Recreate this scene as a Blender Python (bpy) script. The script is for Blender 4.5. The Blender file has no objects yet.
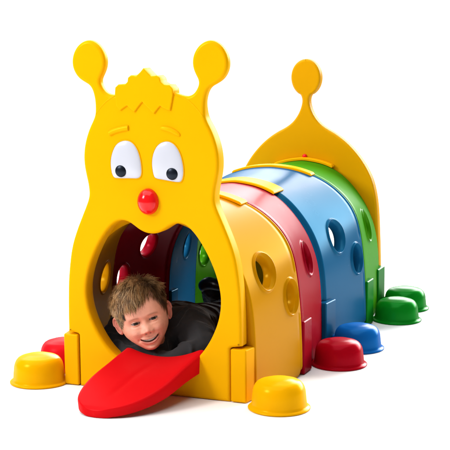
import bpy, math, random
import numpy as np
from mathutils import Vector, Matrix, noise
from mathutils.geometry import delaunay_2d_cdt
random.seed(7); np.random.seed(7)
S = bpy.context.scene
COL = S.collection

# ------------------------------------------------------------------ materials
def nodes_of(m):
    m.use_nodes = True
    nt = m.node_tree
    return nt, nt.nodes['Principled BSDF']

def plastic(name, col, rough=.36, bump=.10, var=.05, coat=0.0, scale=420, spec=.5, cap=.045):
    m = bpy.data.materials.new(name); nt, b = nodes_of(m)
    b.inputs['Base Color'].default_value = (*col, 1)
    b.inputs['Roughness'].default_value = rough
    b.inputs['IOR'].default_value = 1.5
    b.inputs['Specular IOR Level'].default_value = spec
    b.inputs['Coat Weight'].default_value = coat
    mx = max(col); b.inputs['Specular Tint'].default_value = (*[min(1, (c/mx)**.7+.02) for c in col], 1) if mx-min(col) > .1 else (1, 1, 1, 1)
    b.inputs['Coat Roughness'].default_value = .15
    tc = nt.nodes.new('ShaderNodeTexCoord')
    n1 = nt.nodes.new('ShaderNodeTexNoise'); n1.inputs['Scale'].default_value = scale; n1.inputs['Detail'].default_value = 2
    n2 = nt.nodes.new('ShaderNodeTexNoise'); n2.inputs['Scale'].default_value = 9; n2.inputs['Detail'].default_value = 5
    nt.links.new(tc.outputs['Object'], n1.inputs['Vector']); nt.links.new(tc.outputs['Object'], n2.inputs['Vector'])
    add = nt.nodes.new('ShaderNodeMath'); add.operation = 'MULTIPLY_ADD'
    nt.links.new(n2.outputs['Fac'], add.inputs[0]); add.inputs[1].default_value = .35
    nt.links.new(n1.outputs['Fac'], add.inputs[2])
    bp = nt.nodes.new('ShaderNodeBump'); bp.inputs['Strength'].default_value = bump; bp.inputs['Distance'].default_value = .0006
    nt.links.new(add.outputs[0], bp.inputs['Height']); nt.links.new(bp.outputs['Normal'], b.inputs['Normal'])
    # roughness wear: fine scuffs
    mr = nt.nodes.new('ShaderNodeMapRange'); mr.inputs['From Min'].default_value = .3; mr.inputs['From Max'].default_value = .7
    mr.inputs['To Min'].default_value = rough-.02; mr.inputs['To Max'].default_value = rough+.03
    nt.links.new(n2.outputs['Fac'], mr.inputs['Value']); nt.links.new(mr.outputs['Result'], b.inputs['Roughness'])
    # slight moulding variation of colour
    hs = nt.nodes.new('ShaderNodeHueSaturation'); hs.inputs['Color'].default_value = (*col, 1)
    mv = nt.nodes.new('ShaderNodeMapRange'); mv.inputs['To Min'].default_value = 1-var; mv.inputs['To Max'].default_value = 1+var
    n3 = nt.nodes.new('ShaderNodeTexNoise'); n3.inputs['Scale'].default_value = 4; n3.inputs['Detail'].default_value = 6
    nt.links.new(tc.outputs['Object'], n3.inputs['Vector']); nt.links.new(n3.outputs['Fac'], mv.inputs['Value'])
    nt.links.new(mv.outputs['Result'], hs.inputs['Value']); nt.links.new(hs.outputs['Color'], b.inputs['Base Color'])
    if coat == 0:
        # waxy polyethylene: diffuse body under a satin skin whose reflectance rises only moderately at grazing angles
        b.inputs['Specular IOR Level'].default_value = 0
        gl = nt.nodes.new('ShaderNodeBsdfGlossy'); nt.links.new(mr.outputs['Result'], gl.inputs['Roughness'])
        nt.links.new(bp.outputs['Normal'], gl.inputs['Normal'])
        fr = nt.nodes.new('ShaderNodeFresnel'); fr.inputs['IOR'].default_value = 1.36; nt.links.new(bp.outputs['Normal'], fr.inputs['Normal'])
        mn = nt.nodes.new('ShaderNodeMath'); mn.operation = 'MINIMUM'; nt.links.new(fr.outputs[0], mn.inputs[0]); mn.inputs[1].default_value = cap
        tf = nt.nodes.new('ShaderNodeMapRange'); tf.inputs['From Min'].default_value = .045; tf.inputs['From Max'].default_value = .125; nt.links.new(fr.outputs[0], tf.inputs['Value'])
        tm = nt.nodes.new('ShaderNodeMix'); tm.data_type = 'RGBA'; nt.links.new(tf.outputs['Result'], tm.inputs[0])
        mxc = max(col); tm.inputs[6].default_value = (*[min(1, (c/mxc)**.6+.05) for c in col], 1); tm.inputs[7].default_value = (1, 1, 1, 1)
        nt.links.new(tm.outputs[2], gl.inputs['Color'])
        mix = nt.nodes.new('ShaderNodeMixShader'); nt.links.new(mn.outputs[0], mix.inputs[0])
        nt.links.new(b.outputs[0], mix.inputs[1]); nt.links.new(gl.outputs[0], mix.inputs[2])
        nt.links.new(mix.outputs[0], nt.nodes['Material Output'].inputs['Surface'])
    return m

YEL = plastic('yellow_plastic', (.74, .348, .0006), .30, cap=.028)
YEL2 = plastic('shaded_yellow_plastic', (.47, .200, .0003), .24, spec=.28)  # the panel's yellow, with the shade of the tunnel flank put into the colour
TAIL = plastic('tail_shaded_yellow_plastic', (.57, .270, .0010), .34, cap=.03)  # same yellow again, darkened because less key light reaches the tail
RED = plastic('red_plastic', (.56, .006, .012), .34)
DRED = plastic('crimson_plastic', (.24, .0012, .008), .25, spec=.25)
BLU = plastic('blue_plastic', (.004, .082, .19), .25, spec=.28)
BLU2 = plastic('bright_blue_plastic', (.004, .10, .36), .22, cap=.045)
GRN = plastic('green_plastic', (.034, .20, .0018), .25, spec=.28)
GRN3 = plastic('deep_green_plastic', (.003, .15, .008), .28, cap=.05)
GRN2 = plastic('emerald_plastic', (.003, .17, .010), .22, cap=.045)
NOSE = plastic('glossy_red_plastic', (.70, .006, .008), .12, bump=.0, coat=.5)
FYEL = plastic('foot_yellow_plastic', (.74, .34, .0008), .22, cap=.045)
FRED = plastic('foot_crimson_plastic', (.33, .0015, .008), .22, cap=.045)
TONGUE = plastic('tongue_red_plastic', (.61, .0045, .007), .32, cap=.03, spec=.4)
WHITE = plastic('eye_white_plastic', (.50, .51, .57), .2, bump=.25, coat=.3, scale=60)
BLACK = plastic('pupil_black_plastic', (.003, .004, .007), .30, bump=0, cap=.03)

# ------------------------------------------------------------------ helpers
def mk(name, V, F, mat=None, parent=None, smooth=True):
    me = bpy.data.meshes.new(name); me.from_pydata([tuple(map(float, v)) for v in V], [], [tuple(map(int, f)) for f in F])
    me.validate(); me.update()
    if smooth is True: me.polygons.foreach_set('use_smooth', [True]*len(me.polygons))
    o = bpy.data.objects.new(name, me); COL.objects.link(o)
    if mat: me.materials.append(mat)
    if parent: o.parent = parent; o.matrix_parent_inverse = Matrix()
    return o

def fixn(o):
    import bmesh
    bm = bmesh.new(); bm.from_mesh(o.data); bmesh.ops.remove_doubles(bm, verts=bm.verts, dist=1e-5)
    bmesh.ops.recalc_face_normals(bm, faces=bm.faces); bm.to_mesh(o.data); bm.free(); o.data.update()

def smooth_closed(P, it=2):
    P = [Vector(p) for p in P]
    for _ in range(it):
        Q = []
        for i in range(len(P)):
            a, b = P[i], P[(i+1) % len(P)]
            Q += [a*.75+b*.25, a*.25+b*.75]
        P = Q
    return P

def resample(P, step):
    n = len(P); out = []
    for i in range(n):
        a, b = P[i], P[(i+1) % n]; k = max(1, int((b-a).length/step))
        out += [a.lerp(b, j/k) for j in range(k)]
    return out

def area(P): return .5*sum(P[i][0]*P[(i+1) % len(P)][1]-P[(i+1) % len(P)][0]*P[i][1] for i in range(len(P)))

def offset(P, d):          # P ccw; d>0 moves inward
    n = len(P); out = []
    for i in range(n):
        a, b, c = P[i-1], P[i], P[(i+1) % n]
        e1 = (b-a).normalized(); e2 = (c-b).normalized()
        n1 = Vector((-e1.y, e1.x)); n2 = Vector((-e2.y, e2.x)); m = (n1+n2)
        if m.length < 1e-6: m = n1
        m.normalize(); k = max(.55, m.dot(n1))
        out.append(b+m*d/k)
    return out

def plate(name, outline, holes, y0, y1, bev, mat, parent, nb=4, step=.012, dome=0.0, back_bevel=True):
    """a moulded plate in the XZ plane between y0 (front) and y1 with rounded rims"""
    loops = []
    o = [Vector(p) for p in outline]
    if area(o) < 0: o.reverse()
    loops.append((resample(o, step), 1))
    for h in holes:
        h = [Vector(p) for p in h]
        if area(h) < 0: h.reverse()
        loops.append((resample(h, step), -1))
    V = []; F = []; flat = []
    caps = {0: [], 1: []}
    for P, sg in loops:
        rings = []
        for i in range(nb+1):
            a = i/nb*math.pi/2
            rings.append((offset(P, sg*bev*(1-math.sin(a))), y0+bev*(1-math.cos(a)), ))
        if back_bevel:
            for i in range(nb, -1, -1):
                a = i/nb*math.pi/2
                rings.append((offset(P, sg*bev*(1-math.sin(a))), y1-bev*(1-math.cos(a))))
        else: rings.append((P, y1))
        n = len(P); base = len(V)
        for R, y in rings:
            V += [(p.x, y, p.y) for p in R]
        for r in range(len(rings)-1):
            for i in range(n):
                j = (i+1) % n
                f = (base+r*n+i, base+r*n+j, base+(r+1)*n+j, base+(r+1)*n+i)
                F.append(f if sg > 0 else f[::-1])
        caps[0].append((rings[0][0], base)); caps[1].append((rings[-1][0], base+(len(rings)-1)*n))
    nside = len(F)
    for c in (0, 1):
        pts = []; edges = []; idx = []
        for P, b in caps[c]:
            s = len(pts); n = len(P); pts += P; idx += [b+i for i in range(n)]
            edges += [(s+i, s+(i+1) % n) for i in range(n)]
        ov, oe, of, orig, _, _ = delaunay_2d_cdt(pts, edges, [], 1 if len(caps[c]) == 1 else 0, 1e-7)
        mp = []
        for k, oi in enumerate(orig):
            if oi: mp.append(idx[oi[0]])
            else: V.append((ov[k].x, y0 if c == 0 else y1, ov[k].y)); mp.append(len(V)-1)
        def inside(x, y, poly):
            r = False; n = len(poly)
            for i in range(n):
                x1, y1_ = poly[i]; x2, y2 = poly[i-1]
                if (y1_ > y) != (y2 > y) and x < (x2-x1)*(y-y1_)/(y2-y1_)+x1: r = not r
            return r
        for f in of:
            cx = sum(ov[k].x for k in f)/len(f); cy = sum(ov[k].y for k in f)/len(f)
            if not inside(cx, cy, caps[c][0][0]): continue
            if any(inside(cx, cy, h[0]) for h in caps[c][1:]): continue
            F.append(tuple(mp[k] for k in f))
    ob = mk(name, V, F, mat, parent, smooth=None)
    sm = [True]*nside+[False]*(len(ob.data.polygons)-nside)
    ob.data.polygons.foreach_set('use_smooth', sm[:len(ob.data.polygons)])
    import bmesh
    bm = bmesh.new(); bm.from_mesh(ob.data); bmesh.ops.recalc_face_normals(bm, faces=bm.faces); bm.to_mesh(ob.data); bm.free()
    return ob

def rbox(name, lo, hi, bev, mat, parent, nb=3, taper=None):
    """box with rounded edges; taper(x,y,z)->(x,y,z) shapes it"""
    import bmesh
    bm = bmesh.new(); bmesh.ops.create_cube(bm, size=1)
    for v in bm.verts:
        v.co = Vector([lo[i]+(v.co[i]+.5)*(hi[i]-lo[i]) for i in range(3)])
        if taper: v.co = Vector(taper(*v.co))
    bmesh.ops.bevel(bm, geom=bm.edges[:], offset=bev, segments=nb, affect='EDGES', profile=.5)
    me = bpy.data.meshes.new(name); bm.to_mesh(me); bm.free()
    me.polygons.foreach_set('use_smooth', [True]*len(me.polygons))
    o = bpy.data.objects.new(name, me); COL.objects.link(o); me.materials.append(mat); o.parent = parent
    md = o.modifiers.new('wn', 'WEIGHTED_NORMAL'); md.keep_sharp = True
    return o

# ------------------------------------------------------------------ the toy
toy = bpy.data.objects.new('caterpillar_play_tunnel', None); COL.objects.link(toy)
toy['label'] = 'yellow, red, blue and green plastic caterpillar crawl tunnel with a cartoon face and red tongue'
toy['category'] = 'play tunnel'

L = 1.406; l = L/4
# --- face panel outline (right half, mirrored), metres
half = [(.2485, .0), (.2485, .163), (.285, .170), (.285, .225), (.284, .27), (.282, .319), (.278, .36), (.271, .41), (.262, .447), (.249, .482), (.236, .512),
        (.222, .543), (.2095, .57), (.2035, .589), (.203, .607), (.206, .630), (.212, .655), (.217, .683), (.218, .710), (.215, .738), (.208, .765),
        (.197, .793), (.185, .815), (.178, .830), (.1755, .845), (.1755, .868), (.178, .888), (.184, .908), (.194, .922), (.212, .931),
        (.228, .941), (.240, .955), (.2475, .972), (.2495, .990), (.2465, 1.008), (.239, 1.024), (.228, 1.038), (.212, 1.049), (.194, 1.0535), (.176, 1.049),
        (.160, 1.038), (.149, 1.024), (.1415, 1.008), (.139, .990), (.1415, .972), (.149, .955), (.157, .941), (.158, .928), (.152, .914), (.143, .902), (.13, .895), (.115, .893), (.09, .900), (.05, .915), (.0, .92)]
def chaik_open(P, it):
    P = [Vector(p) for p in P]
    for _ in range(it):
        Q = [P[0]]
        for a, b in zip(P, P[1:]): Q += [a*.75+b*.25, a*.25+b*.75]
        Q.append(P[-1]); P = Q
    return P
hs = [Vector(half[0]), Vector(half[1])+Vector((0, -.003)), Vector(half[1])+Vector((.004, .001))]+chaik_open(half[2:], 2)
out = hs+[Vector((-p.x, p.y)) for p in reversed(hs[:-1])]
# --- mouth opening
mh = [(0, .4865), (.018, .4885), (.037, .496), (.055, .508), (.073, .519), (.094, .523), (.117, .516), (.145, .489), (.175, .444), (.200, .392), (.215, .345), (.221, .300),
      (.216, .254), (.201, .209), (.178, .165), (.146, .123), (.105, .094), (.055, .079), (0, .074)]
mh = mh+[(-x, z) for x, z in reversed(mh[1:-1])]
mouth = smooth_closed(mh, 2)
PT = .052
panel = plate('face_panel', out, [mouth], 0, PT, .010, YEL, toy, nb=5, step=.010)
for v in panel.data.vertices:          # the antennae are moulded thinner than the head
    k = max(0, min(1, (v.co.z-.80)/.09)); k = k*k*(3-2*k)
    if v.co.y > .012: v.co.y = .012+(v.co.y-.012)*(1-.62*k)
    if v.co.y > .0: pass
panel['label'] = 'yellow caterpillar face panel with two round antennae and a wide mouth opening'

# raised face contour crossing the foot of each antenna
def ridge(name, pts, w, h, y, mat, parent, taper=True):
    V = []; F = []; P = chaik_open(pts, 2); n = len(P)
    for i, p in enumerate(P):
        t = (P[min(i+1, n-1)]-P[max(i-1, 0)]).normalized(); nn = Vector((-t.y, t.x))
        k = 1.0
        if taper: k = .15+.85*math.sin(math.pi*min(1, max(0, (i+.5)/n)))**.6
        for j in range(9):
            a = j/8*math.pi
            q = p+nn*w*k*math.cos(a)
            V.append((q.x, y-h*k*math.sin(a), q.y))
    for i in range(n-1):
        for j in range(8):
            F.append((i*9+j, (i+1)*9+j, (i+1)*9+j+1, i*9+j+1))
    F.append(tuple(range(9))); F.append(tuple((n-1)*9+j for j in range(9))[::-1])
    o = mk(name, V, F, mat, parent); fixn(o); return o

for s in (1, -1):
    ridge('contour_ridge', [(s*.080, .901), (s*.104, .894), (s*.132, .879), (s*.155, .858), (s*.172, .836)], .0022, .0014, .0004, YEL, panel)
# eyebrows
ridge('eyebrow', [(-.128, .780), (-.115, .787), (-.095, .793), (-.072, .798), (-.066, .798)], .0085, .0075, .0006, YEL, panel, taper=False)
ridge('eyebrow', [(.038, .801), (.052, .800), (.070, .796), (.088, .788), (.100, .780)], .0080, .0075, .0006, YEL, panel, taper=True)
# crest
cr = [(-.101, .862), (-.103, .880), (-.106, .897), (-.104, .916), (-.094, .925), (-.072, .926), (-.064, .933), (-.062, .945), (-.053, .952), (-.036, .950),
      (-.022, .962), (-.012, .973), (-.002, .963), (.012, .950), (.030, .952), (.039, .946), (.043, .933), (.053, .926), (.070, .925), (.080, .914), (.081, .897), (.077, .877),
      (.071, .851), (.056, .856), (.039, .865), (.029, .854), (.019, .842), (.001, .858), (-.018, .876), (-.031, .861), (-.044, .845), (-.056, .855), (-.067, .864), (-.078, .857), (-.090, .849), (-.096, .856)]
plate('hair_crest', cr, [], -.0055, .044, .0030, YEL, panel, nb=3, step=.006)
# nose
def ellipsoid(name, c, r, mat, parent, nu=40, nv=24):
    V = []; F = []
    for j in range(nv+1):
        th = math.pi*j/nv
        for i in range(nu):
            a = 2*math.pi*i/nu
            V.append((c[0]+r[0]*math.sin(th)*math.cos(a), c[1]-r[1]*math.cos(th), c[2]+r[2]*math.sin(th)*math.sin(a)))
    for j in range(nv):
        for i in range(nu):
            F.append((j*nu+i, j*nu+(i+1) % nu, (j+1)*nu+(i+1) % nu, (j+1)*nu+i))
    o = mk(name, V, F, mat, parent); fixn(o); return o
n = ellipsoid('nose', (-.005, .0, .583), (.0335, .030, .0395), NOSE, panel)
n['label'] = 'glossy red ball nose on the yellow face panel'

def eye(pts, pc, lab):
    P = smooth_closed([(x, z-.005) for x, z in pts], 2)
    if area(P) < 0: P.reverse()
    c = sum(P, Vector((0, 0)))/len(P)
    # socket rim, then a glossy domed insert
    V = []; F = []; n = len(P)
    rings = [(1.055, .004), (1.05, -.0012), (1.03, -.0026), (1.005, -.0022), (.99, .0015), (.975, .0010)]
    for k, y in rings: V += [((c+(p-c)*k).x, y, (c+(p-c)*k).y) for p in P]
    for r in range(len(rings)-1):
        for i in range(n): j = (i+1) % n; F.append((r*n+i, r*n+j, (r+1)*n+j, (r+1)*n+i))
    # the rim belongs to the panel
    rim = mk('eye_rim', V, F, YEL, panel); fixn(rim)
    V = []; F = []
    K = [1, .985, .95, .88, .76, .6, .42, .22]
    for k in K: V += [((c+(p-c)*k).x, -.001-.0075*math.sqrt(max(0, 1-k**2.6)), (c+(p-c)*k).y) for p in P]
    V.append((c.x, -.0085, c.y))
    for r in range(len(K)-1):
        for i in range(n): j = (i+1) % n; F.append((r*n+i, r*n+j, (r+1)*n+j, (r+1)*n+i))
    for i in range(n): F.append(((len(K)-1)*n+i, (len(K)-1)*n+(i+1) % n, len(V)-1))
    e = mk('eye', V, F, WHITE, toy); fixn(e); e['label'] = lab
    ellipsoid('pupil', (pc[0], -.0065, pc[1]-.002), (.0182, .0062, .0182), BLACK, e, 32, 16)
    return e
eye([(-.0765, .768), (-.105, .757), (-.121, .728), (-.127, .695), (-.120, .655), (-.100, .653), (-.060, .655), (-.034, .655), (-.024, .668), (-.026, .705), (-.035, .738), (-.052, .761)],
    (-.090, .673), 'white domed eye on the left of the caterpillar face, black pupil low')
eye([(.056, .769), (.030, .759), (.014, .733), (.008, .700), (.014, .664), (.022, .657), (.050, .654), (.088, .649), (.104, .651), (.111, .680), (.106, .716), (.095, .744), (.078, .763)],
    (.0755, .671), 'white domed eye on the right of the caterpillar face, black pupil low')

# ------------------------------------------------------------------ tunnel
def mkprof(R):     # list of (x,z) apex -> ground, returns dense polyline from left ground to right ground
    P = chaik_open(R, 3)
    full = [Vector((-p.x, p.y)) for p in reversed(P)]+P[1:]
    A = np.array([[p.x, p.y] for p in full]); d = np.r_[0, np.cumsum(np.linalg.norm(np.diff(A, axis=0), axis=1))]; d /= d[-1]
    t = np.linspace(0, 1, 801); B = np.stack([np.interp(t, d, A[:, 0]), np.interp(t, d, A[:, 1])], 1)
    # light smoothing
    K = np.exp(-np.linspace(-2, 2, 41)**2); K /= K.sum()
    C = B.copy()
    for c in (0, 1):
        pad = np.r_[2*B[0, c]-B[20:0:-1, c], B[:, c], 2*B[-1, c]-B[-2:-22:-1, c]]
        C[:, c] = np.convolve(pad, K, 'valid')
    C[:, 1] = np.maximum(C[:, 1], .003)
    return C
BIG = mkprof([(0, .575), (.08, .5695), (.15, .550), (.21, .5225), (.254, .491), (.291, .453), (.314, .413), (.328, .370), (.341, .29), (.350, .19), (.354, .09), (.355, .003)])
SML = mkprof([(0, .558), (.07, .549), (.12, .531), (.162, .505), (.204, .463), (.243, .41), (.268, .362), (.287, .310), (.298, .250), (.303, .18), (.305, .09), (.305, .003)])
T801 = np.linspace(0, 1, 801)
def NRM(A):
    d = np.gradient(A, axis=0); d /= np.linalg.norm(d, axis=1)[:, None]
    return np.stack([-d[:, 1], d[:, 0]], 1)
def kfrac(Y): k = max(0, min(4, Y/l)); return 1-abs(((k+1) % 2)-1) if False else (k % 2 if (k % 2) <= 1 else 2-(k % 2))
def prof(k, v):    # k: 0 small .. 1 big
    A = BIG*k+SML*(1-k)
    x = np.interp(v, T801, A[:, 0]); z = np.interp(v, T801, A[:, 1]); N = NRM(A)
    return x, z, np.interp(v, T801, N[:, 0]), np.interp(v, T801, N[:, 1])
_pc = {}
def surf(Y, v, off=0.0, kk=None):
    k = kfrac(Y) if kk is None else kk
    key = round(k, 4)
    if key not in _pc:
        A = BIG*k+SML*(1-k); _pc[key] = (A, NRM(A))
    A, N = _pc[key]
    i = v*800; i0 = int(min(799, max(0, i))); f = i-i0
    x = A[i0, 0]*(1-f)+A[i0+1, 0]*f; z = A[i0, 1]*(1-f)+A[i0+1, 1]*f
    nx = N[i0, 0]*(1-f)+N[i0+1, 0]*f; nz = N[i0, 1]*(1-f)+N[i0+1, 1]*f
    return Vector((x+nx*off, Y, z+nz*off))
def v_of(k, z):   # right-hand side parameter for height z
    A = BIG*k+SML*(1-k); R = A[400:]; i = np.argmin(abs(R[:, 1]-z)); return (400+i)/800

def segment(name, idx, mat, label):
    flip = idx % 2 == 1            # False: small end in front
    Y0 = idx*l + (PT-.004 if idx == 0 else .0012); Y1 = (idx+1)*l-.0012
    T = .034
    def A2(y): return y if not flip else l-y     # distance from the small end
    hc = {0: [(.166, .362, .047, .051), (.293, .264, .037, .048)], 1: [(.184, .340, .047, .051)],
          2: [(.165, .360, .047, .053), (.290, .262, .037, .047)], 3: [(.160, .345, .044, .054)]}[idx]
    hleft = {0: [(.272, .290, .042, .047)], 1: [(.186, .362, .045, .047), (.061, .262, .036, .044)], 2: [(.205, .293, .042, .047)], 3: [(.060, .225, .036, .044)]}[idx]
    # u nodes
    e = [0, .0015, .004, .008, .012]
    sm = [0, .002, .004, .018, .020, .023]       # step near the small end
    lo_, hi_ = (sm, e) if not flip else (e, sm)
    if idx == 0: lo_ = e
    ylo = [y+idx*l for y in lo_] if idx else [Y0+y for y in lo_]
    yhi = [(idx+1)*l-y for y in hi_][::-1]
    ylo[0] = Y0; yhi[-1] = Y1
    want = []
    for c, z, r, s in hc+(hleft if hleft is not hc else []): want += [idx*l+c-r-.017, idx*l+c+r+.016]
    want = sorted(want)
    want = [w for w in want if ylo[-1]+.002 < w < yhi[0]-.002]
    ys = list(ylo)
    marks = sorted(want+[yhi[0]])
    # merge marks that nearly coincide
    mm = [];
    for w in marks:
        if mm and w-mm[-1] < .010: mm[-1] = (w+mm[-1])/2 if w != yhi[0] else w
        else: mm.append(w)
    for w in mm:
        a = ys[-1]; k = max(1, round((w-a)/.0115)); ys += [a+(w-a)*j/k for j in range(1, k+1)]
    ys += yhi[1:]
    ys = np.array(ys); NU = len(ys); NV = 151
    vs = np.linspace(0, 1, NV)
    def hfun(y):
        d0, d1 = y-Y0, Y1-y
        small_d = d0 if not flip else d1; big_d = d1 if not flip else d0
        h = 0
        if idx: h -= .0085*(1-min(1, max(0, (small_d-.018)/.0035)))
        elif small_d < .01: h -= .0
        for d in (d0, d1):
            if d < .005: h -= .004*(1-math.sqrt(max(0, 1-(1-d/.005)**2)))
        if .0075 < big_d < .0125: h -= .0025
        return h
    def zfix(P, y):
        big_d = (Y1-y) if not flip else (y-Y0)
        if P.z < .12 and big_d < .055:
            r = .055*(1-math.sqrt(max(0, 1-((.055-big_d)/.055)**2))); P.z += r*(1-P.z/.12)*.8
        return P
    def kk(y): k = (y-idx*l)/l; return k if not flip else 1-k
    V = []; F = []
    # blocks
    blocks = []
    for c, z, ry, rs, sd in [(*h, 1) for h in hc]+[(*h, -1) for h in hleft]:
        yc = idx*l+c; i0 = int(np.argmin(abs(ys-(yc-ry-.016)))); i1 = int(np.argmin(abs(ys-(yc+ry+.016))))
        vc = v_of(kk(yc), z); LEN = 1.50
        dv = (rs+.018)/LEN; j0 = int(round((vc-dv)*(NV-1))); j1 = int(round((vc+dv)*(NV-1)))
        if sd > 0: blocks.append((i0, i1, j0, j1, yc, vc, ry, rs/LEN))
        else: blocks.append((i0, i1, NV-1-j1, NV-1-j0, yc, 1-vc, ry, rs/LEN))
    def inblk(i, j):
        return any(a < i < b and c < j < d for a, b, c, d, *_ in blocks)
    def cellin(i, j):
        return any(a <= i < b and c <= j < d for a, b, c, d, *_ in blocks)
    for side in (0, 1):
        base = len(V)
        for i, y in enumerate(ys):
            for j, v in enumerate(vs):
                V.append(zfix(surf(y, v, hfun(y) if side == 0 else -T+.25*hfun(y), kk(y)), y))
        for i in range(NU-1):
            for j in range(NV-1):
                if cellin(i, j): continue
                f = (base+i*NV+j, base+(i+1)*NV+j, base+(i+1)*NV+j+1, base+i*NV+j+1)
                F.append(f if side == 0 else f[::-1])
    NN = NU*NV
    for i in range(NU-1):
        for j in (0, NV-1): F.append((i*NV+j, (i+1)*NV+j, NN+(i+1)*NV+j, NN+i*NV+j))
    for j in range(NV-1):
        for i in (0, NU-1): F.append((i*NV+j, i*NV+j+1, NN+i*NV+j+1, NN+i*NV+j))
    LENV = 1.50
    for (i0, i1, j0, j1, yc, vc, ry, rv) in blocks:
        loop = [(i, j0) for i in range(i0, i1)]+[(i1, j) for j in range(j0, j1)]+[(i, j1) for i in range(i1, i0, -1)]+[(i0, j) for j in range(j1, j0, -1)]
        n = len(loop)
        prev = [i*NV+j for i, j in loop]; first = prev
        B = [(ys[i], vs[j]) for i, j in loop]
        E = []
        for (y, v) in B:
            a = math.atan2((v-vc)*LENV/(rv*LENV), (y-yc)/ry)
            E.append((yc+ry*math.cos(a), vc+rv*math.sin(a)))
        steps = [(0, .35), (0, .7), (0, 1.0), (1.25, 1), (1.215, 1), (1.18, 1), (1.145, 1), (1.11, 1), (1.075, 1), (1.04, 1), (1.015, 1)]
        for side in (0, 1):
            prev = [(0 if side == 0 else NN)+i*NV+j for i, j in loop]
            for K, t in steps:
                cur = []
                for (by, bv), (ey, ev) in zip(B, E):
                    if K == 0:
                        ty = yc+(ey-yc)*1.29; tv = vc+(ev-vc)*1.29
                        y = by+(ty-by)*t; v = bv+(tv-bv)*t; o = 0; hh_ = 1-t
                    else:
                        y = yc+(ey-yc)*K; v = vc+(ev-vc)*K; o = .0062*math.exp(-((K-1.135)/.062)**2)-.003*max(0, (1.05-K)/.05); hh_ = 0
                    P = surf(y, v, (hfun(y)*hh_+o) if side == 0 else -(T+o*.6), kk(y))
                    V.append(P); cur.append(len(V)-1)
                for a in range(n):
                    b = (a+1) % n; f = (prev[a], prev[b], cur[b], cur[a]); F.append(f if side == 0 else f[::-1])
                prev = cur
            if side == 0: outer = prev
            else: inner = prev
        # wall of the opening
        prev = outer
        for t in (.06, .2, .5, .8, .94):
            cur = []
            for (ey, ev) in E:
                sc = 1.0-.05*math.sin(math.pi*t)
                y = yc+(ey-yc)*sc; v = vc+(ev-vc)*sc
                V.append(surf(y, v, -.002-(T-.002)*t, kk(y))); cur.append(len(V)-1)
            for a in range(n): b = (a+1) % n; F.append((prev[a], prev[b], cur[b], cur[a]))
            prev = cur
        for a in range(n): b = (a+1) % n; F.append((prev[a], prev[b], inner[b], inner[a]))
    o = mk(name, V, F, mat, toy)
    import bmesh
    bm = bmesh.new(); bm.from_mesh(o.data)
    loose = [v for v in bm.verts if not v.link_faces]; bmesh.ops.delete(bm, geom=loose, context='VERTS')
    bmesh.ops.recalc_face_normals(bm, faces=bm.faces); bm.to_mesh(o.data); bm.free()
    o['label'] = label
    return o
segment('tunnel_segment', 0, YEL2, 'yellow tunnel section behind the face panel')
segment('tunnel_segment', 1, DRED, 'dark red tunnel section, second from the face')
segment('tunnel_segment', 2, BLU, 'blue tunnel section, third from the face')
segment('tunnel_segment', 3, GRN, 'green tunnel section next to the tail panel')

# straps over the joints
def strap(ya, yb, xm, off, th, lab):
    V = []; F = []; n = 40; vA = .5-xm/1.50; vB = .5+xm/1.50
    ring = [(0, 0), (0, .7), (.06, 1), (.5, 1.0), (.94, 1), (1, .7), (1, 0)]
    for i in range(n+1):
        v = vA+(vB-vA)*i/n
        kmax = max(kfrac(ya), kfrac(yb), kfrac((ya+yb)/2))
        e = 1 if 0 < i < n else .55
        for fy, h in ring:
            y = ya+(yb-ya)*fy
            P = surf(y, v, off+th*h*e, kk=kmax); V.append(P)
    m = len(ring)
    for i in range(n):
        for j in range(m-1): F.append((i*m+j, (i+1)*m+j, (i+1)*m+j+1, i*m+j+1))
        F.append((i*m+m-1, (i+1)*m+m-1, (i+1)*m, i*m))
    F.append(tuple(range(m))); F.append(tuple(n*m+j for j in range(m)))
    o = mk('strap', V, F, YEL, toy, smooth=None); fixn(o); o['label'] = lab
    return o
strap(l-.050, l+.006, .165, -.002, .008, 'yellow strap over the yellow and red joint')
strap(2*l-.035, 2*l+.065, .150, .0, .008, 'wide yellow strap over the red and blue joint')
strap(3*l-.030, 3*l+.012, .150, -.001, .008, 'yellow strap over the blue and green joint')
strap(4*l-.030, 4*l-.001, .125, .002, .010, 'yellow strap in front of the tail panel')

# tail panel
th = [(.300, .0), (.300, .18), (.296, .28), (.291, .375), (.284, .43), (.270, .488), (.247, .534), (.219, .575), (.185, .613), (.150, .643), (.115, .666),
      (.083, .682), (.055, .702), (.035, .727), (.022, .752), (.0145, .778), (.014, .795), (.020, .811)]
K = [(.0595*math.sin(a), .877-.0715*math.cos(a)) for a in [math.radians(x) for x in range(28, 181, 8)]]
hs = chaik_open(th+K+[(0, .9485)], 2)
out = hs+[Vector((-p.x, p.y)) for p in reversed(hs[:-1])]
arch = [Vector((.150*math.cos(a), .26+.150*math.sin(a))) for a in [math.radians(x) for x in range(0, 181, 6)]]+[Vector((-.150, .10)), Vector((-.12, .07)), Vector((.12, .07)), Vector((.150, .10))]
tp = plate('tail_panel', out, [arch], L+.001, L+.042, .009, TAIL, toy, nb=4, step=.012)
tp['label'] = 'yellow tail panel with a single round knob on top'
ellipsoid('bolt', (-.001, L-.002, .573), (.0095, .009, .0095), NOSE, tp, 16, 10)

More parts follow.
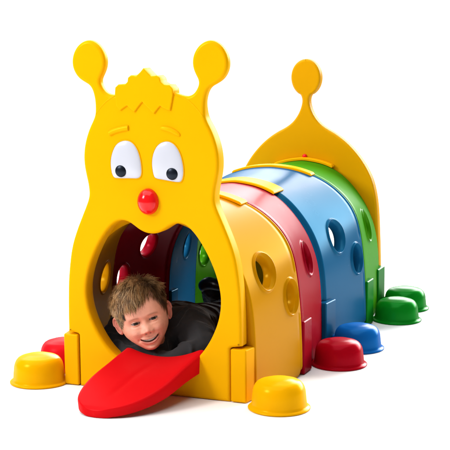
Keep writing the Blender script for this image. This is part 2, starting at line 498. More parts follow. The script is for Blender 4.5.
# brackets and feet
def bracket(x0, x1, y0, y1, h, mat, s=1, lean=.0):
    a, b = sorted((s*x0, s*x1))
    return rbox('bracket', (a, y0, .002), (b, y1, h), .005, mat, toy,
                taper=lambda x, y, z: (x+(s*lean if (y > (y0+y1)/2 and abs(x) > (x0+x1)/2) else 0), y, z))
for s in (1, -1):
    bracket(.2515, .300, -.0015, .085, .161, YEL, s, lean=.014)
bracket(.330, .3575, l+.004, l+.080, .172, DRED)
bracket(.290, .322, 2*l-.016, 2*l+.068, .160, BLU, lean=.008)
bracket(.330, .3590, 3*l+.002, 3*l+.080, .166, GRN3)
bracket(.285, .321, 4*l-.075, 4*l+.015, .158, GRN3)
bracket(.325, .345, .175, .250, .165, RED, -1)
rbox('inner_lug', (-.300, .705, .002), (-.258, .765, .158), .005, BLU, toy)
def foot(cx, cy, mat, s, xin, lab, r=.088, hh=.096):
    """domed stabiliser foot with a flange and a neck that plugs into its bracket"""
    prof_ = [(0, .0), (r-.003, .0), (r+.001, .002), (r+.0015, .005), (r-.001, .0075), (r-.006, .0085), (r-.0085, .011), (r-.0092, .020), (r-.011, .040), (r-.0128, .058), (r-.0155, .069),
             (r-.0195, .0775), (r-.025, .0845), (r-.031, .0885), (r-.037, .0905), (r-.042, .0920), (r-.050, .0950), (r-.062, .0975), (r-.075, .0985), (0, .0990)]
    prof_ = [(a, b*hh/.1) for a, b in prof_]
    V = []; F = []; n = 64
    for (rr, z) in prof_[1:-1]:
        for i in range(n):
            a = 2*math.pi*i/n; ca, sa = math.cos(a), math.sin(a)
            # slightly squared towards the tunnel
            k = 1.0 if ca*s > 0 else 1+.04*ca*ca
            V.append((cx+rr*ca*k, cy+rr*sa*1.0, z))
    m = len(prof_)-2
    for j in range(m-1):
        for i in range(n): F.append((j*n+i, j*n+(i+1) % n, (j+1)*n+(i+1) % n, (j+1)*n+i))
    F.append(tuple(range(n))[::-1])
    V.append((cx, cy, .0990*hh/.1)); t = len(V)-1
    for i in range(n): F.append(((m-1)*n+i, (m-1)*n+(i+1) % n, t))
    o = mk('foot', V, F, mat, toy); fixn(o); o['label'] = lab
    a, b = sorted((xin, cx-s*(r-.015)))
    if abs(cy) > .05: rbox('foot_neck', (a, cy-.012, .003), (b, cy+.040, .040), .006, mat, o)
    return o
foot(.405, -.004, FYEL, 1, .296, 'yellow foot in front on the right of the tunnel', hh=.092)
foot(.421, .520, FRED, 1, l and .365, 'dark red foot on the right of the tunnel', hh=.087)
foot(.415, .745, BLU2, 1, .325, 'blue foot on the right of the tunnel', hh=.086)
foot(.430, 1.200, GRN2, 1, .365, 'nearer of the two green feet on the right of the tunnel', hh=.086)
foot(.408, 1.405, GRN2, 1, .322, 'farther of the two green feet, beside the tail panel', hh=.085)
foot(-.390, -.004, FYEL, -1, -.296, 'yellow foot in front on the left of the tunnel', hh=.092)
foot(-.403, .183, RED, -1, -.340, 'bright red foot on the left, half hidden behind the yellow foot')

# tongue
def tongue():
    import bmesh
    nu, nv = 46, 40
    Yb, Yt = .030, -.280
    def top(a, t):       # a in -1..1 across, t 0 (mouth) .. 1 (tip)
        y = Yb+(Yt-Yb)*t
        q = max(0, (t-.30)/.70); w = (.127+.007*max(0, 1-t/.3))*math.sqrt(max(0, 1-q**3.0)); w = max(w, .0002)
        x = .027-.079*t**1.2+a*w
        z = .131+(y)*.374
        bend = max(0, 1-t/.55)                       # follows the round mouth near the panel
        z += bend**1.5*(-.034*(1-abs(a)**2.0))+bend*(.002+.008*a)-.012*bend**3*max(0, (abs(a)-.8)/.2)**2
        z += -.0035*math.exp(-((a*w)/.010)**2)*math.exp(-((t-.45)/.28)**4)   # centre crease
        return x, y, z
    V = []; F = []
    ts = [0]+[1-(1-i/nu)**1.25 for i in range(1, nu+1)]
    T_, B_ = [], []
    for i, t in enumerate(ts):
        for j in range(nv+1):
            a = -1+2*j/nv; a = math.sin(a*math.pi/2)*.5+a*.5
            x, y, z = top(a, t)
            # rounded lip
            e = max(0, (abs(a)-.93)/.07); z -= .007*e*e
            e2 = max(0, (t-.965)/.035); z -= .006*e2*e2
            V.append((x, y, z))
    N = len(V)
    for i, t in enumerate(ts):
        for j in range(nv+1):
            x, y, z = V[i*(nv+1)+j]
            u = 1-t
            thick = .018+.034*u**1.0
            xc = .027-.079*t**1.2; V.append((xc+(x-xc)*.985, y+.002*t, max(.001+.0*u, z-thick)))
    m = nv+1
    for i in range(nu):
        for j in range(nv):
            F.append((i*m+j, i*m+j+1, (i+1)*m+j+1, (i+1)*m+j)); F.append((N+i*m+j, N+(i+1)*m+j, N+(i+1)*m+j+1, N+i*m+j+1))
    for i in range(nu):
        for j in (0, nv): F.append((i*m+j, (i+1)*m+j, N+(i+1)*m+j, N+i*m+j))
    for j in range(nv):
        F.append((j, j+1, N+j+1, N+j)); F.append((nu*m+j, nu*m+j+1, N+nu*m+j+1, N+nu*m+j))
    o = mk('tongue', V, F, TONGUE, toy)
    bm = bmesh.new(); bm.from_mesh(o.data); bmesh.ops.remove_doubles(bm, verts=bm.verts, dist=6e-4); bmesh.ops.recalc_face_normals(bm, faces=bm.faces); bm.to_mesh(o.data); bm.free()
    md = o.modifiers.new('b', 'BEVEL'); md.width = .008; md.segments = 4; md.limit_method = 'ANGLE'; md.angle_limit = math.radians(50)
    o['label'] = 'red tongue ramp sloping from the mouth to the floor'
    return o
tongue()

# ------------------------------------------------------------------ boy
boy = bpy.data.objects.new('person', None); COL.objects.link(boy)
boy['label'] = 'smiling boy with short brown hair in a dark sweater lying inside the tunnel mouth'
boy['category'] = 'person'
CAM = Vector((1.690, -3.541, 1.136))
HC = Vector((-.0655, .075, .2155))           # midpoint between the eyes, on the ear axis
f0 = (CAM-HC).normalized()
up = Vector((0, 0, 1)); rt = f0.cross(up)*-1; rt.normalize(); up2 = rt.cross(f0)*-1
if up2.z < 0: up2 = -up2
# image-right vector: rt must point to +X side
if rt.x < 0: rt = -rt
roll = math.radians(17)
r1 = rt*math.cos(roll)+up2*math.sin(roll); u1 = up2*math.cos(roll)-rt*math.sin(roll)
pit = math.radians(13)
f1 = f0*math.cos(pit)-u1*math.sin(pit); u2 = u1*math.cos(pit)+f0*math.sin(pit)
def H(x, y, z): return HC+r1*(x*1.095)+f1*y+u2*(z*1.02)

_tb = {}
def tab(z, T):
    if id(T) not in _tb:
        # interpolate in latitude space so the poles stay round, then smooth
        zz = np.linspace(-1, 1, 601); zs = .010-.104*np.cos((zz+1)/2*math.pi)
        v = np.interp(zs, [t[0] for t in T], [t[1] for t in T]); K = np.exp(-np.linspace(-2, 2, 49)**2); K /= K.sum()
        pad = np.r_[2*v[0]-v[24:0:-1], v, 2*v[-1]-v[-2:-26:-1]]; v = np.maximum(0, np.convolve(pad, K, 'valid'))
        _tb[id(T)] = (zs, v)
    zs, v = _tb[id(T)]; return float(np.interp(z, zs, v))
Wt = [(-.094, .0), (-.092, .014), (-.088, .024), (-.080, .031), (-.070, .0410), (-.055, .0530), (-.040, .0625), (-.02, .0675), (0, .0700), (.02, .0712), (.045, .0695), (.065, .064), (.082, .055), (.095, .044), (.105, .031), (.111, .018), (.114, 0)]
Ft = [(-.094, .030), (-.092, .052), (-.088, .064), (-.080, .0715), (-.070, .0735), (-.055, .0745), (-.040, .0745), (-.02, .0740), (0, .0735), (.02, .0770), (.045, .0770), (.065, .070), (.082, .058), (.095, .044), (.105, .030), (.111, .016), (.114, 0)]
Bt = [(-.094, .0), (-.092, .0), (-.088, .005), (-.080, .015), (-.070, .030), (-.055, .048), (-.040, .062), (-.02, .078), (0, .088), (.02, .094), (.045, .094), (.065, .086), (.082, .072), (.095, .055), (.105, .036), (.111, .018), (.114, 0)]
def g(x, z, cx, cz, sx, sz): return math.exp(-((x-cx)/sx)**2-((z-cz)/sz)**2)
EX, EZ = .0254, .000
EYB = .0565       # eyeball centre depth
def mouth_lines(x):
    q = x/.0265
    mid = -.0575+.0088*q*q
    op = .0038*max(0, 1-q*q)**.75
    return mid, op
def face_disp(x, y, z):
    d = 0
    for s in (1, -1):
        X = x*s
        d += -.0105*g(X, z, EX-.002, .001, .017, .012)
        d += -.004*g(X, z, .013, .002, .006, .010)
        d += .0018*g(X, z, .026, .0180, .020, .008)
        d += .0085*g(X, z, .036, -.0275, .0165, .014)
        d += .0035*g(X, z, .026, -.0105, .014, .0045)      # smiling under-eye
        d += .0062*g(X, z, .0122, -.0300, .0058, .0058)
        d += -.0038*g(X, z, .0060, -.0352, .0030, .0024)
        # smile fold
        for k in range(6):
            t = k/5; d += -.0016*g(X, z, .0165+.0150*t, -.0370-.0180*t, .0038, .0050)
        d += -.0030*g(X, z, .0285, -.0495, .0045, .005)
    zz = z+.0262
    d += .0150*math.exp(-(x/.0115)**2)*math.exp(-(zz/(.0100 if zz > 0 else .0074))**2)
    d += .0034*math.exp(-(x/.0100)**2)*(1/(1+math.exp(-(z+.024)/.004)))*(1/(1+math.exp((z-.004)/.006)))
    mid, op = mouth_lines(x)
    ax = abs(x)
    fade = 1/(1+math.exp((ax-.0255)/.0018))
    d += .0036*fade*math.exp(-((z-(mid+op+.0028))/.0034)**2)
    d += .0048*fade*math.exp(-((z-(mid-op-.0036))/.0040)**2)
    d += -.0022*math.exp(-(x/.016)**2)*math.exp(-((z+.0715)/.0045)**2)
    d += .0060*g(x, z, 0, -.083, .015, .009)
    d += -.0012*g(x, z, 0, -.046, .0028, .006)
    # open mouth
    if ax < .0255 and op > 0:
        k = 1/(1+math.exp((abs(z-mid)-op)/.0006)); d -= .016*k
    return d
NL, NP = 300, 300
HV = []; HCOL = []; HF = []
rngs = []
for i in range(NL+1):
    # latitude spacing denser on the face
    t = i/NL
    zz = -.094+.208*(.5-.5*math.cos(math.pi*(t**1.0)))
    # refine: blend with linear
    if .05 < t < .95: pass
    rngs.append(zz)
skin = np.array((.74, .34, .225))
def sm(a, b, x):
    t = max(0, min(1, (x-a)/(b-a))); return t*t*(3-2*t)
def hairline(phi_x, z, y):     # >0 inside the hair
    # hairline: forehead height, down to the ears at the sides
    return 0
for i, z in enumerate(rngs):
    w, ff, bb = tab(z, Wt), tab(z, Ft), tab(z, Bt)
    for j in range(NP):
        t = j/NP*2-1            # -1..1 ; 0 = front
        ph = math.pi*(t*.62+.38*t*abs(t)**1.2)      # denser near the front
        s, c = math.sin(ph), math.cos(ph)
        n = 2.25
        x = w*math.copysign(abs(s)**(2/n), s); y = (ff if c > 0 else bb)*math.copysign(abs(c)**(2/n), c)
        col = skin.copy()
        if y > 0:
            fk = sm(.0, .035, y)
            y += face_disp(x, y, z)*fk
            for sg in (1, -1):
                dx, dz = x-sg*EX, z-EZ
                dd = math.hypot(dx, dz*1.05)
                if dd < .0125:
                    ye = EYB+math.sqrt(max(0, .0134**2-dd*dd))
                    if ye > y: y = ye
                q = dx/.0125
                if abs(q) < 1:
                    upz = .0039*(1-q*q)**.8+.0012+sg*dx*.05; loz = -.0027*(1-q*q)**.8+.0008+sg*dx*.05
                    if loz < dz < upz: y = EYB+.002
                    # lash lines
                    if upz-.0002 <= dz < upz+.0014: col = col*.28
                    elif loz-.0008 < dz <= loz: col = col*.62
                    elif upz < dz < upz+.0035: col = col*.85
        # colour: lips, cheeks, brows, freckles
        if y > .02:
            mid, op = mouth_lines(x); fade = 1/(1+math.exp((abs(x)-.0255)/.0012))
            lipk = fade*(math.exp(-((z-(mid+op+.0016))/.0020)**4)+math.exp(-((z-(mid-op-.0030))/.0030)**4))
            col = col*(1-min(1, lipk)*.62)+np.array((.50, .125, .105))*min(1, lipk)*.62
            if abs(z-mid) < op+.0002 and abs(x) < .0260: col = np.array((.05, .008, .008))
            for sg in (1, -1):
                ck = g(x*sg, z, .036, -.030, .020, .016); col = col*(1-.26*ck)+np.array((.56, .155, .115))*.26*ck
                bx = (x*sg-.0275)/.0165
                if abs(bx) < 1:
                    bz = .0145+.0030*(1-bx*bx)-.0015*bx; bk = math.exp(-((z-bz)/.0034)**2)*(1-bx**4)*.50
                    nz = noise.noise(Vector((x*900, z*500, 3)))*.3
                    col = col*(1-max(0, bk*(1+nz)))+np.array((.19, .10, .05))*max(0, bk*(1+nz))
            nk = g(x, z, 0, -.0265, .012, .008); col = col*(1-.32*nk)+np.array((.58, .17, .13))*.32*nk
            dk = g(x, z, 0, -.088, .03, .012)*.3; col = col*(1-dk)+np.array((.56, .17, .13))*dk
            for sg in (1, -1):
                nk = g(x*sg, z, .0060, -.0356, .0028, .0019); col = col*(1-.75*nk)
        if y > .02 and -.04 < z < .0:
            f_ = noise.noise(Vector((x*420, z*420, 9)));
            if f_ > .38: col = col*(1-.12*min(1, (f_-.33)*6))
        # scalp
        hl = .058-.12*abs(x)*0-.0
        hlz = .066+.012*sm(-.02, .04, x) - sm(.038, .068, abs(x))*.068 if y > 0 else -.055+sm(-.05, .0, y)*.05
        k = sm(-.004, .004, z-hlz)
        if y <= .01: k = sm(-.004, .004, z-(-.055+sm(-.045, .01, y)*.05))
        col = col*(1-.9*k)+np.array((.10, .062, .035))*.9*k
        HV.append(H(x, y, z)); HCOL.append(col)
for i in range(NL):
    for j in range(NP):
        HF.append((i*NP+j, i*NP+(j+1) % NP, (i+1)*NP+(j+1) % NP, (i+1)*NP+j))
# ears
for sg in (1, -1):
    b = len(HV); nr, na = 14, 36
    ax0 = Vector((sg*.0685, .002, -.006))
    eu = Vector((sg*.10, -.16, 1)).normalized(); ew = Vector((sg*.60, -.80, 0)).normalized(); en = eu.cross(ew).normalized()
    if en.y < 0: en = -en       # faces forward
    for layer in (0, 1):
        for r in range(nr+1):
            q = r/nr
            for a in range(na):
                an = 2*math.pi*a/na
                cz, cw = math.sin(an), math.cos(an)
                R_z = .0300*(1 if cz > 0 else .90); R_w = .0175*(1.08 if cz > 0 else .74)
                wv = .0135+cw*R_w*q; uz = cz*R_z*q
                if layer == 0: hgt = .0052*math.exp(-((q-.86)/.10)**2)+.0040*math.exp(-((q-.52)/.12)**2)*(1 if cz > -.3 else .3)-.004*(1-q**2)
                else: hgt = -.0045*(1-q**6)-.002
                if q == 1: hgt = .0
                p = ax0+eu*uz+ew*(wv-.006)+en*hgt
                HV.append(H(*p)); HCOL.append(np.array((.60, .20, .14))*(1-.25*math.exp(-((q-.68)/.1)**2)) if layer == 0 else np.array((.60, .25, .17)))
        for r in range(nr):
            for a in range(na):
                o_ = b+layer*(nr+1)*na
                HF.append((o_+r*na+a, o_+r*na+(a+1) % na, o_+(r+1)*na+(a+1) % na, o_+(r+1)*na+a))
# neck
b = len(HV); nn = 28; NKP = [H(0, -.012, -.045), H(0, -.025, -.085), Vector((-.075, .17, .135)), Vector((-.07, .24, .13))]
for k, c in enumerate(NKP):
    dr = (NKP[min(k+1, 3)]-NKP[max(0, k-1)]).normalized(); e1 = dr.cross(Vector((1, 0, 0))).normalized(); e2 = dr.cross(e1)
    for a in range(nn):
        an = 2*math.pi*a/nn; HV.append(c+(e1*math.cos(an)+e2*math.sin(an))*.046); HCOL.append(skin*.95)
for k in range(3):
    for a in range(nn): HF.append((b+k*nn+a, b+k*nn+(a+1) % nn, b+(k+1)*nn+(a+1) % nn, b+(k+1)*nn+a))

SK = bpy.data.materials.new('skin'); nt, bs = nodes_of(SK)
at = nt.nodes.new('ShaderNodeAttribute'); at.attribute_name = 'tint'
nz_ = nt.nodes.new('ShaderNodeTexNoise'); nz_.inputs['Scale'].default_value = 90; nz_.inputs['Detail'].default_value = 6
tcn = nt.nodes.new('ShaderNodeTexCoord'); nt.links.new(tcn.outputs['Object'], nz_.inputs['Vector'])
mrn = nt.nodes.new('ShaderNodeMapRange'); mrn.inputs['To Min'].default_value = .88; mrn.inputs['To Max'].default_value = 1.12
nt.links.new(nz_.outputs['Fac'], mrn.inputs['Value'])
hsn = nt.nodes.new('ShaderNodeHueSaturation'); nt.links.new(at.outputs['Color'], hsn.inputs['Color']); nt.links.new(mrn.outputs['Result'], hsn.inputs['Value'])
nt.links.new(hsn.outputs['Color'], bs.inputs['Base Color'])
bs.inputs['Roughness'].default_value = .48
bs.inputs['Subsurface Weight'].default_value = .18
bs.inputs['Subsurface Radius'].default_value = (.010, .004, .002)
bs.inputs['Subsurface Scale'].default_value = .5
bpn = nt.nodes.new('ShaderNodeBump'); bpn.inputs['Strength'].default_value = .25; bpn.inputs['Distance'].default_value = .0006
nzb = nt.nodes.new('ShaderNodeTexNoise'); nzb.inputs['Scale'].default_value = 700; nt.links.new(tcn.outputs['Object'], nzb.inputs['Vector'])
nt.links.new(nzb.outputs['Fac'], bpn.inputs['Height']); nt.links.new(bpn.outputs['Normal'], bs.inputs['Normal'])
body = mk('body', HV, HF, SK, boy)
ca = body.data.color_attributes.new('tint', 'FLOAT_COLOR', 'POINT')
arr = np.ones((len(body.data.vertices), 4), dtype=np.float32); arr[:, :3] = np.array(HCOL)[:len(arr)]
ca.data.foreach_set('color', arr.ravel())
import bmesh
bm = bmesh.new(); bm.from_mesh(body.data); bmesh.ops.recalc_face_normals(bm, faces=bm.faces); bm.to_mesh(body.data); bm.free()
# eyes and teeth
EYEW = plastic('eyeball', (.19, .15, .14), .3, bump=0, cap=.03)
IRIS = plastic('iris', (.010, .007, .005), .25, bump=0, cap=.02)
def ball(name, c, r, mat, parent, sc=(1, 1, 1)):
    V = []; F = []; nu, nv = 28, 16
    for j in range(nv+1):
        t = math.pi*j/nv
        for i in range(nu):
            a = 2*math.pi*i/nu
            V.append(H(c[0]+r*sc[0]*math.sin(t)*math.cos(a), c[1]+r*sc[1]*math.cos(t), c[2]+r*sc[2]*math.sin(t)*math.sin(a)))
    for j in range(nv):
        for i in range(nu): F.append((j*nu+i, j*nu+(i+1) % nu, (j+1)*nu+(i+1) % nu, (j+1)*nu+i))
    o = mk(name, V, F, mat, parent); fixn(o); return o
for s in (1, -1):
    ball('eyeball', (s*EX, EYB, EZ), .0122, EYEW, body)
    ball('iris', (s*EX+.0002, EYB+.0080, EZ+.0012), .0072, IRIS, body, (1, .66, 1))
TEE = plastic('tooth_enamel', (.66, .60, .50), .2, bump=0, coat=.4)
V = []; F = []; nt_ = 48
for i in range(nt_+1):
    x = -.0215+.043*i/nt_; mid, op = mouth_lines(x)
    ridge_ = -.0010*(abs(math.sin(x/.0068*math.pi/1.0)) < .18)
    y = .0690-x*x*16+ridge_
    for zz, yy in ((mid+op+.002, y-.001), (mid+op-.001, y+.0004), (mid+op-.0050*max(.0, 1-(x/.0245)**2)-.0005, y), (mid+op-.0054*max(0, 1-(x/.0245)**2)-.0005, y-.003)):
        V.append(H(x, yy, zz))
for i in range(nt_):
    for j in range(3): F.append((i*4+j, (i+1)*4+j, (i+1)*4+j+1, i*4+j+1))
tt = mk('teeth', V, F, TEE, body)

# hair: thousands of short tapered locks
HM = bpy.data.materials.new('brown_hair'); nt, bs = nodes_of(HM)
at = nt.nodes.new('ShaderNodeAttribute'); at.attribute_name = 'tint'
nt.links.new(at.outputs['Color'], bs.inputs['Base Color']); bs.inputs['Roughness'].default_value = .42
bs.inputs['Specular IOR Level'].default_value = .35
V = []; F = []; HC2 = []
rs = random.Random(3)
def scalp(th_, ph):      # th from crown axis, returns local point & normal
    d = Vector((math.sin(th_)*math.sin(ph), math.sin(th_)*math.cos(ph), math.cos(th_)))
    p = Vector((d.x*.0705, d.y*(.077 if d.y > 0 else .093), .022+d.z*.0915)); nrm = Vector((d.x/.0705, d.y/.083, d.z/.0915)).normalized()
    return p, nrm, d
cnt = 0
while cnt < 21000:
    z_ = rs.uniform(-.75, 1); ph = rs.uniform(-math.pi, math.pi); th_ = math.acos(z_)
    p, nrm, d = scalp(th_, ph)
    # hairline
    if p.y > .0:
        lim = .064+.009*sm(-.02, .04, p.x)-sm(.034, .066, abs(p.x))*.064
        if abs(p.x) > .058 and p.y < .03: lim = -.008
    else: lim = -.055+sm(-.05, .0, p.y)*.047
    if abs(p.x) > .05 and -.035 < p.y < .012 and p.z < .022 : continue
    if p.z < lim: continue
    if p.y > 0: p.y += 0
    cnt += 1
    # flow from the whorl at the back of the crown, forwards
    wh = Vector((.018, -.050, .105))
    fl = (p-wh); fl = fl-nrm*fl.dot(nrm)
    if fl.length < 1e-4: continue
    fl.normalize()
    cell = Vector((p.x*48+7.3, p.y*42, p.z*45))
    cn = noise.noise_vector(cell); cn2 = noise.noise_vector(cell*2.7)
    fwd = Vector((-.75, .8, .0)); fwd = fwd-nrm*fwd.dot(nrm)
    topk = sm(.02, .08, p.z)
    dirv = fl*.8+fwd*.55*topk+Vector((cn.x, cn.y, cn.z))*1.25*topk+Vector((cn2.x, cn2.y, cn2.z))*.45
    dirv = dirv-nrm*dirv.dot(nrm)
    if dirv.length < 1e-3: continue
    dirv.normalize()
    frontk = sm(.02, .06, p.y)*sm(.03, .06, p.z)
    Ln = (.013+.021*topk+.006*frontk*(1 if p.x < .01 else -.4))*rs.uniform(.6, 1.15)*(1+.45*cn.x)
    lift = (.28+.52*topk)*(1+.8*cn2.z)*rs.uniform(.6, 1.3)
    down = Vector((0, .12, -1))
    side = nrm.cross(dirv).normalized()
    wd = rs.uniform(.00030, .00062)
    q = p-nrm*.001; dd = (dirv+nrm*lift).normalized()
    base_c = np.array((.205, .102, .038))*rs.uniform(.35, 1.3)*(1+1.3*noise.noise(cell*1.3))
    if rs.random() < .22: base_c = np.array((.50, .31, .145))*rs.uniform(.7, 1.1)
    b = len(V); NS = 5
    for k in range(NS+1):
        t = k/NS; ww = wd*(1-.8*t)
        V.append(H(*(q-side*ww))); V.append(H(*(q+side*ww+nrm*.0002)))
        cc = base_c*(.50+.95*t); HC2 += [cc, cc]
        if k < NS:
            dd = (dd+down*(.10+.16*frontk)*1.0-nrm*(.16*t)).normalized()
            q = q+dd*Ln/NS
            # keep out of the skull
            e = Vector((q.x/.0715, (q.y)/(.080 if q.y > 0 else .095), (q.z-.022)/.093))
            if e.length < 1.01: q = Vector((q.x, q.y, q.z))*(1)+nrm*(1.015-e.length)*.08
    for k in range(NS): F.append((b+2*k, b+2*k+1, b+2*k+3, b+2*k+2))
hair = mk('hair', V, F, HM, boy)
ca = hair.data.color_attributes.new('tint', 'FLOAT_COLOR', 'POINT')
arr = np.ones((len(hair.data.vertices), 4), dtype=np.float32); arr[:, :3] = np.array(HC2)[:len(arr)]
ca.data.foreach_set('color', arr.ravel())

# clothes
def cloth(name, col, bump=.6, rough=.85, sheen=.3, scale=220):
    m = bpy.data.materials.new(name); nt, b = nodes_of(m)
    b.inputs['Base Color'].default_value = (*col, 1); b.inputs['Roughness'].default_value = rough; b.inputs['Sheen Weight'].default_value = sheen
    b.inputs['Sheen Roughness'].default_value = .5
    tc = nt.nodes.new('ShaderNodeTexCoord')
    n1 = nt.nodes.new('ShaderNodeTexNoise'); n1.inputs['Scale'].default_value = scale; n1.inputs['Detail'].default_value = 3
    n2 = nt.nodes.new('ShaderNodeTexNoise'); n2.inputs['Scale'].default_value = 16; n2.inputs['Detail'].default_value = 4; n2.inputs['Distortion'].default_value = 1.2
    nt.links.new(tc.outputs['Object'], n1.inputs['Vector']); nt.links.new(tc.outputs['Object'], n2.inputs['Vector'])
    ad = nt.nodes.new('ShaderNodeMath'); ad.operation = 'MULTIPLY_ADD'; ad.inputs[1].default_value = 2
    nt.links.new(n2.outputs['Fac'], ad.inputs[0]); nt.links.new(n1.outputs['Fac'], ad.inputs[2])
    bp = nt.nodes.new('ShaderNodeBump'); bp.inputs['Strength'].default_value = bump; bp.inputs['Distance'].default_value = .0015
    nt.links.new(ad.outputs[0], bp.inputs['Height']); nt.links.new(bp.outputs['Normal'], b.inputs['Normal'])
    return m
SWE = cloth('charcoal_wool', (.008, .008, .010), bump=.35, sheen=.15, scale=500)
TRO = cloth('black_cotton', (.008, .008, .010), rough=.6, sheen=.1)
SHO = cloth('black_rubber_shoe', (.006, .006, .007), rough=.3, sheen=0, bump=.3)
def limb(name, verts, edges, radii, mat, parent, disp=0, fold=1.0):
    """one continuous surface grown round a posed skeleton: tapered ellipsoid runs fused by a fine voxel remesh"""
    import bmesh
    bm = bmesh.new()
    for a, b in edges:
        A, B = Vector(verts[a]), Vector(verts[b]); ra, rb = radii[a], radii[b]
        ra = ra if isinstance(ra, tuple) else (ra, ra); rb = rb if isinstance(rb, tuple) else (rb, rb)
        n = max(2, int((B-A).length/(min(ra[1], rb[1])*.22)))
        for k in range(n+1):
            t = k/n; p = A.lerp(B, t); rx = ra[0]*(1-t)+rb[0]*t; rz = ra[1]*(1-t)+rb[1]*t
            bmesh.ops.create_icosphere(bm, subdivisions=2, radius=1, matrix=Matrix.Translation(p) @ Matrix.Diagonal((rx, (rx+rz)/2, rz, 1)))
    me = bpy.data.meshes.new(name); bm.to_mesh(me); bm.free()
    o = bpy.data.objects.new(name, me); COL.objects.link(o); o.parent = parent
    rm = o.modifiers.new('r', 'REMESH'); rm.mode = 'VOXEL'; rm.voxel_size = .0036; rm.use_smooth_shade = True
    s_ = o.modifiers.new('s', 'SMOOTH'); s_.iterations = 20; s_.factor = .6
    bpy.context.view_layer.update()
    dg = bpy.context.evaluated_depsgraph_get(); ev = o.evaluated_get(dg); m3 = bpy.data.meshes.new_from_object(ev)
    o.modifiers.clear(); o.data = m3
    m3.materials.clear(); m3.materials.append(mat)
    # keep the outer skin only
    bm = bmesh.new(); bm.from_mesh(m3); bm.verts.ensure_lookup_table(); seen = set(); comps = []
    for v in bm.verts:
        if v.index in seen: continue
        st = [v]; seen.add(v.index); c = []
        while st:
            q = st.pop(); c.append(q)
            for e in q.link_edges:
                w = e.other_vert(q)
                if w.index not in seen: seen.add(w.index); st.append(w)
        comps.append(c)
    comps.sort(key=len)
    for c in comps[:-1]: bmesh.ops.delete(bm, geom=c, context='VERTS')
    bm.to_mesh(m3); bm.free(); m3.update()
    if disp:
        nv_ = len(m3.vertices); co = np.zeros(nv_*3); m3.vertices.foreach_get('co', co); co = co.reshape(-1, 3)
        nr = np.zeros(nv_*3); m3.vertices.foreach_get('normal', nr); nr = nr.reshape(-1, 3)
        for i in range(nv_):
            p = Vector(co[i]); w = noise.noise_vector(p*7)
            q = Vector((p.x*11+w.x*1.6, p.y*15+w.y*1.6, p.z*9+w.z*1.6))*fold
            a = math.exp(-(noise.noise(q)/.12)**2)-.4
            co[i] += nr[i]*disp*(a+.5*noise.noise(p*14))
        m3.vertices.foreach_set('co', co.ravel()); m3.update()
    m3.polygons.foreach_set('use_smooth', [True]*len(m3.polygons))
    return o
# torso lying along the tunnel, arms folded under the chest
limb('sweater', [(-.03, .60, .085), (-.045, .46, .105), (-.065, .34, .125), (-.080, .225, .135), (-.070, .150, .120), (-.055, .075, .078),
                 (-.165, .225, .165), (-.205, .150, .125), (-.130, .070, .085),
                 (.035, .215, .165), (.110, .130, .120), (.040, .060, .085), (-.075, .17, .150)],
     [(0, 1), (1, 2), (2, 3), (3, 4), (4, 5), (3, 6), (6, 7), (7, 8), (3, 9), (9, 10), (10, 11), (3, 12), (8, 5), (11, 5)],
     [(.10, .070), (.105, .075), (.120, .085), (.110, .080), (.075, .060), (.060, .040), .066, .048, .040, .070, .052, .040, .060], SWE, boy, disp=.0060, fold=1.0)
limb('trousers', [(-.03, .62, .085), (-.02, .72, .085), (-.075, .82, .065), (-.150, .86, .105), (-.150, .82, .150), (.07, .80, .06), (.10, .98, .05), (.10, 1.12, .05)],
     [(0, 1), (1, 2), (2, 3), (3, 4), (1, 5), (5, 6), (6, 7)], [(.095, .070), (.09, .070), .060, .048, .042, .06, .045, .036], TRO, boy, disp=.004, fold=1.8)
limb('shoe', [(-.170, .80, .165), (-.155, .80, .174), (-.125, .79, .174), (-.095, .785, .168)], [(0, 1), (1, 2), (2, 3)], [.026, (.028, .026), (.027, .023), (.022, .018)], SHO, boy)
limb('shoe', [(.10, 1.12, .05), (.10, 1.17, .05), (.10, 1.19, .03)], [(0, 1), (1, 2)], [.032, .032, .024], SHO, boy)

# ------------------------------------------------------------------ floor
V = []; F = []; n = 24
FL = bpy.data.materials.new('white_studio_floor'); nt, b = nodes_of(FL)
b.inputs['Base Color'].default_value = (.90, .90, .90, 1); b.inputs['Roughness'].default_value = .9
b.inputs['Specular IOR Level'].default_value = .1
nz = nt.nodes.new('ShaderNodeTexNoise'); nz.inputs['Scale'].default_value = 3
mr = nt.nodes.new('ShaderNodeMapRange'); mr.inputs['To Min'].default_value = .84; mr.inputs['To Max'].default_value = .86
nt.links.new(nz.outputs['Fac'], mr.inputs['Value']); nt.links.new(mr.outputs['Result'], b.inputs['Base Color'])
fl = mk('floor', [(-5, -5, 0), (5, -5, 0), (5, 3.4, 0), (-5, 3.4, 0)], [(0, 1, 2, 3)], FL)
fl['kind'] = 'structure'

# ------------------------------------------------------------------ light
W = bpy.data.worlds.new('World'); S.world = W; W.use_nodes = True; nt = W.node_tree
bg = nt.nodes['Background']
tc = nt.nodes.new('ShaderNodeTexCoord')
vm = nt.nodes.new('ShaderNodeVectorMath'); vm.operation = 'DOT_PRODUCT'; vm.inputs[1].default_value = (-.38, .925, 0)
nt.links.new(tc.outputs['Generated'], vm.inputs[0])
mr = nt.nodes.new('ShaderNodeMapRange'); mr.interpolation_type = 'SMOOTHSTEP'
mr.inputs['From Min'].default_value = .40; mr.inputs['From Max'].default_value = .75
mr.inputs['To Min'].default_value = .10; mr.inputs['To Max'].default_value = 1.35
nt.links.new(vm.outputs['Value'], mr.inputs['Value'])
vm2 = nt.nodes.new('ShaderNodeVectorMath'); vm2.operation = 'DOT_PRODUCT'; vm2.inputs[1].default_value = (.14, .990, 0)
nt.links.new(tc.outputs['Generated'], vm2.inputs[0])
ma = nt.nodes.new('ShaderNodeMapRange'); ma.interpolation_type = 'SMOOTHSTEP'
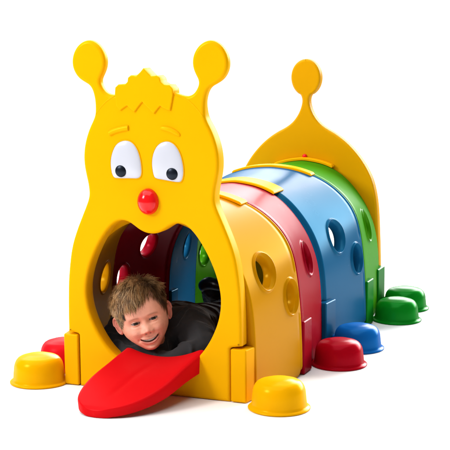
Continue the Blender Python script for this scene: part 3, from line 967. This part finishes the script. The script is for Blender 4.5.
ma.inputs['From Min'].default_value = .73; ma.inputs['From Max'].default_value = .88
nt.links.new(vm2.outputs['Value'], ma.inputs['Value'])
sx = nt.nodes.new('ShaderNodeSeparateXYZ'); nt.links.new(tc.outputs['Generated'], sx.inputs[0])
mz = nt.nodes.new('ShaderNodeMapRange'); mz.interpolation_type = 'SMOOTHSTEP'
mz.inputs['From Min'].default_value = .03; mz.inputs['From Max'].default_value = .22
nt.links.new(sx.outputs['Z'], mz.inputs['Value'])
mh = nt.nodes.new('ShaderNodeMapRange'); mh.interpolation_type = 'SMOOTHSTEP'
mh.inputs['From Min'].default_value = .42; mh.inputs['From Max'].default_value = .66; mh.inputs['To Min'].default_value = 1; mh.inputs['To Max'].default_value = 0
nt.links.new(sx.outputs['Z'], mh.inputs['Value'])
mq = nt.nodes.new('ShaderNodeMath'); mq.operation = 'MULTIPLY'; nt.links.new(ma.outputs['Result'], mq.inputs[0]); nt.links.new(mh.outputs['Result'], mq.inputs[1])
mu = nt.nodes.new('ShaderNodeMath'); mu.operation = 'MULTIPLY'; nt.links.new(mq.outputs[0], mu.inputs[0]); nt.links.new(mz.outputs['Result'], mu.inputs[1])
mr2 = nt.nodes.new('ShaderNodeMapRange'); mr2.inputs['To Min'].default_value = 0; mr2.inputs['To Max'].default_value = 24.0
nt.links.new(mu.outputs[0], mr2.inputs['Value'])
ad = nt.nodes.new('ShaderNodeMath'); nt.links.new(mr.outputs['Result'], ad.inputs[0]); nt.links.new(mr2.outputs['Result'], ad.inputs[1])
bg.inputs['Color'].default_value = (1, 1, 1, 1)
nt.links.new(ad.outputs[0], bg.inputs['Strength'])

def area_light(name, loc, target, sx, sy, power, col=(1, 1, 1)):
    d = bpy.data.lights.new(name, 'AREA'); d.shape = 'RECTANGLE'; d.size = sx; d.size_y = sy; d.energy = power; d.color = col
    o = bpy.data.objects.new(name, d); COL.objects.link(o); o.location = loc
    o.rotation_euler = (Vector(target)-Vector(loc)).to_track_quat('-Z', 'Y').to_euler()
    return o
area_light('softbox_overhead', (-.5, .1, 3.2), (0, .1, 0), 5.0, 4.4, 195)
area_light('added_floor_light', (-2.4, 2.6, 2.6), (-2.4, 2.8, 0), 2.4, 2.4, 70)  # added lamp, keeps the floor white at the back left
area_light('softbox_key', (-2.3, -2.7, 2.4), (0, .2, .4), 1.1, 1.1, 124)

# ------------------------------------------------------------------ camera
cd = bpy.data.cameras.new('camera'); co = bpy.data.objects.new('camera', cd); COL.objects.link(co)
yaw, pitch, rl = .389222584, .15797736, -.00834677
Fv = Vector((-math.sin(yaw)*math.cos(pitch), math.cos(yaw)*math.cos(pitch), -math.sin(pitch)))
Rv = Vector((math.cos(yaw), math.sin(yaw), 0)); Uv = Rv.cross(Fv)
Rv, Uv = Rv*math.cos(rl)+Uv*math.sin(rl), -Rv*math.sin(rl)+Uv*math.cos(rl)
co.matrix_world = Matrix(((Rv.x, Uv.x, -Fv.x, CAM.x), (Rv.y, Uv.y, -Fv.y, CAM.y), (Rv.z, Uv.z, -Fv.z, CAM.z), (0, 0, 0, 1)))
cd.sensor_width = 36; cd.lens = 36*1347.377/450; cd.clip_start = .1; cd.clip_end = 500
S.camera = co
S.view_settings.view_transform = 'Standard'; S.view_settings.look = 'None'
S.view_settings.exposure = 0; S.view_settings.gamma = 1
